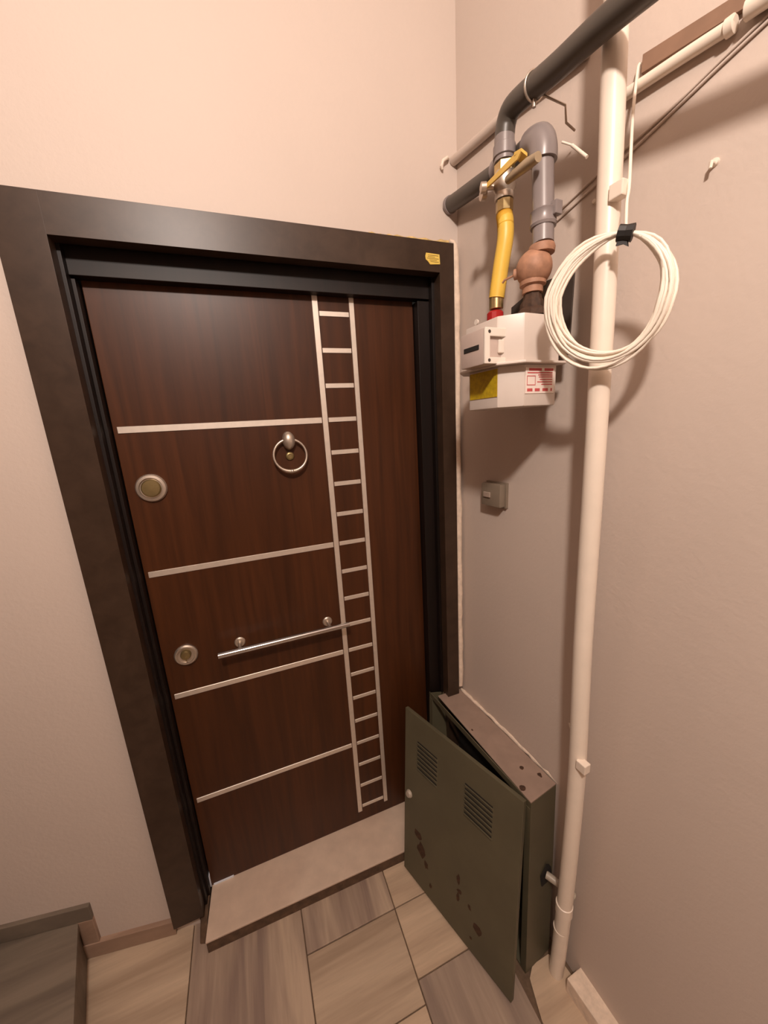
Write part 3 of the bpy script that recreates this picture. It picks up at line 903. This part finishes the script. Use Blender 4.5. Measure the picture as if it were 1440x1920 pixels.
# dark valve work inside
b = BM()
tube(b, [V((0.375, -0.16, 0.30)), V((0.405, -0.40, 0.30))], 0.02, 12)
lathe(b, [(0.01, -0.03), (0.045, -0.03), (0.045, 0.03), (0.01, 0.03)], (0.385, -0.27, 0.33), (-1, 0, 0), 20)
finish('water_meter', b, m_black, cb, True, 40)
# cabinet door, hanging open and out at the foot
TL, TR = V((0.180, -0.069, 0.571)), V((0.332, -0.522, 0.568))
BL, BR = V((0.094, -0.190, 0.012)), V((0.252, -0.600, 0.006))
pn = (TR - TL).cross(BL - TL).normalized()
BR = BR - pn * (BR - TL).dot(pn)              # keep the panel flat
if pn.x > 0: pn = -pn                       # outward (towards -x)
def dp(u_, v_, h=0.0):
    """u along the top from free edge to hinge, v downwards, h outward"""
    return (TL * (1 - u_) + TR * u_) * (1 - v_) + (BL * (1 - u_) + BR * u_) * v_ + pn * h
b = BM()
hexa(b, [dp(0, 1, -0.014), dp(0, 1), dp(1, 1), dp(1, 1, -0.014), dp(0, 0, -0.014), dp(0, 0), dp(1, 0), dp(1, 0, -0.014)], 0.0015)
cdoor = finish('cabinet_door', b, m_box, cb)
def slat(u0, u1, v0, v1):
    b = BM()
    a = [dp(u0, v0, 0.0), dp(u1, v0, 0.0), dp(u1, v1, 0.0), dp(u0, v1, 0.0)]
    top = [dp(u0 + 0.01, v0 + 0.001, 0.0045), dp(u1 - 0.01, v0 + 0.001, 0.0045), dp(u1 - 0.006, v1, 0.0005), dp(u0 + 0.006, v1, 0.0005)]
    hexa(b, a + top)
    finish('louver', b, m_box, cdoor)
    b = BM()
    gp_ = [dp(u0 + 0.008, v0 - 0.008, 0.0), dp(u1 - 0.008, v0 - 0.008, 0.0), dp(u1 - 0.008, v0, 0.0), dp(u0 + 0.008, v0, 0.0)]
    hexa(b, gp_ + [p + pn * 0.0006 for p in gp_])
    finish('louver_gap', b, m_dark, cdoor)
for k in range(7):
    slat(0.13, 0.345, 0.155 + 0.026 * k, 0.170 + 0.026 * k)
    slat(0.58, 0.81, 0.155 + 0.026 * k, 0.170 + 0.026 * k)
b = BM(); lathe(b, [(0.004, 0), (0.014, 0.0), (0.014, 0.004), (0.010, 0.009), (0.002, 0.010)], dp(0.055, 0.515, 0), pn, 16)
finish('door_lock', b, m_grey_tube, cdoor, True, 40)
for (u_, v_, ru, rv) in [(0.19, 0.78, 0.035, 0.035), (0.25, 0.83, 0.018, 0.018), (0.16, 0.71, 0.04, 0.022), (0.30, 0.92, 0.012, 0.012),
                         (0.56, 0.70, 0.012, 0.022), (0.57, 0.76, 0.018, 0.012), (0.56, 0.80, 0.012, 0.02), (0.66, 0.78, 0.012, 0.012),
                         (0.73, 0.85, 0.035, 0.022), (0.68, 0.93, 0.008, 0.006)]:
    b = BM()
    n = 11
    poly = []
    for i in range(n):
        a = 2 * math.pi * i / n
        r = random.uniform(0.6, 1.1)
        poly.append(dp(u_ + 1.35 * ru * r * math.cos(a), v_ + 1.35 * rv * r * math.sin(a), 0.0001))
    prism(b, poly, pn * 0.0005)
    finish('rust_spot', b, m_rustd, cdoor)
# rust spots on the lid
for (f, g, r) in [(0.08, 0.12, 0.010), (0.18, 0.55, 0.007), (0.09, 0.82, 0.008), (0.55, 0.2, 0.004)]:
    c = frr * (1 - f) * (1 - g) + fl * f * (1 - g) + brr * (1 - f) * g + bl * f * g
    b = BM()
    prism(b, [c + V((r * random.uniform(0.5, 1.1) * math.cos(2 * math.pi * i / 9), r * random.uniform(0.7, 1.2) * math.sin(2 * math.pi * i / 9), 0.0011)) for i in range(9)], (0, 0, 0.0004))
    finish('rust_spot', b, m_rustd, ld)
# hole patch and grey tube on the cabinet side
sd = (frr - brr).normalized()
sn = V((sd.y, -sd.x, 0))
if sn.y > 0: sn = -sn
b = BM()
c = low(brr * 0.70 + frr * 0.30, 0.285) + sn * 0.0005
prism(b, [c + sd * (0.024 * random.uniform(0.8, 1.15) * math.cos(2 * math.pi * i / 12)) + V((0, 0, 0.045 * random.uniform(0.8, 1.1) * math.sin(2 * math.pi * i / 12))) for i in range(12)], sn * 0.0012)
finish('rusty_cut_out', b, m_dark, cb)
b = BM()
tube(b, bez([c + sn * 0.002 + V((0, 0, 0.01)), c + sn * 0.02 + V((0.008, 0, 0.008)), c + sn * 0.045 + V((0.022, 0, 0.0)), c + sn * 0.062 + V((0.034, 0.0, -0.012))], 6), 0.010, 14)
finish('tube', b, m_grey_tube, cb, True, 60)
# plaster crumbs behind the lid
b = BM()
pts, rs = [], []
for k in range(26):
    f = k / 25
    p = bl.lerp(brr, f)
    pts.append(p + V((0.007 + 0.009 * f * 0.9, 0, -0.003 + random.uniform(-0.002, 0.003))))
    rs.append(0.006 + 0.003 * f + random.uniform(-0.002, 0.002))
tube(b, pts, rs, 7)
tag(finish('trim_4', b, m_plaster, None, True, 60), 'crumbling plaster joint between the cabinet lid and the right wall', 'plaster', 'structure')
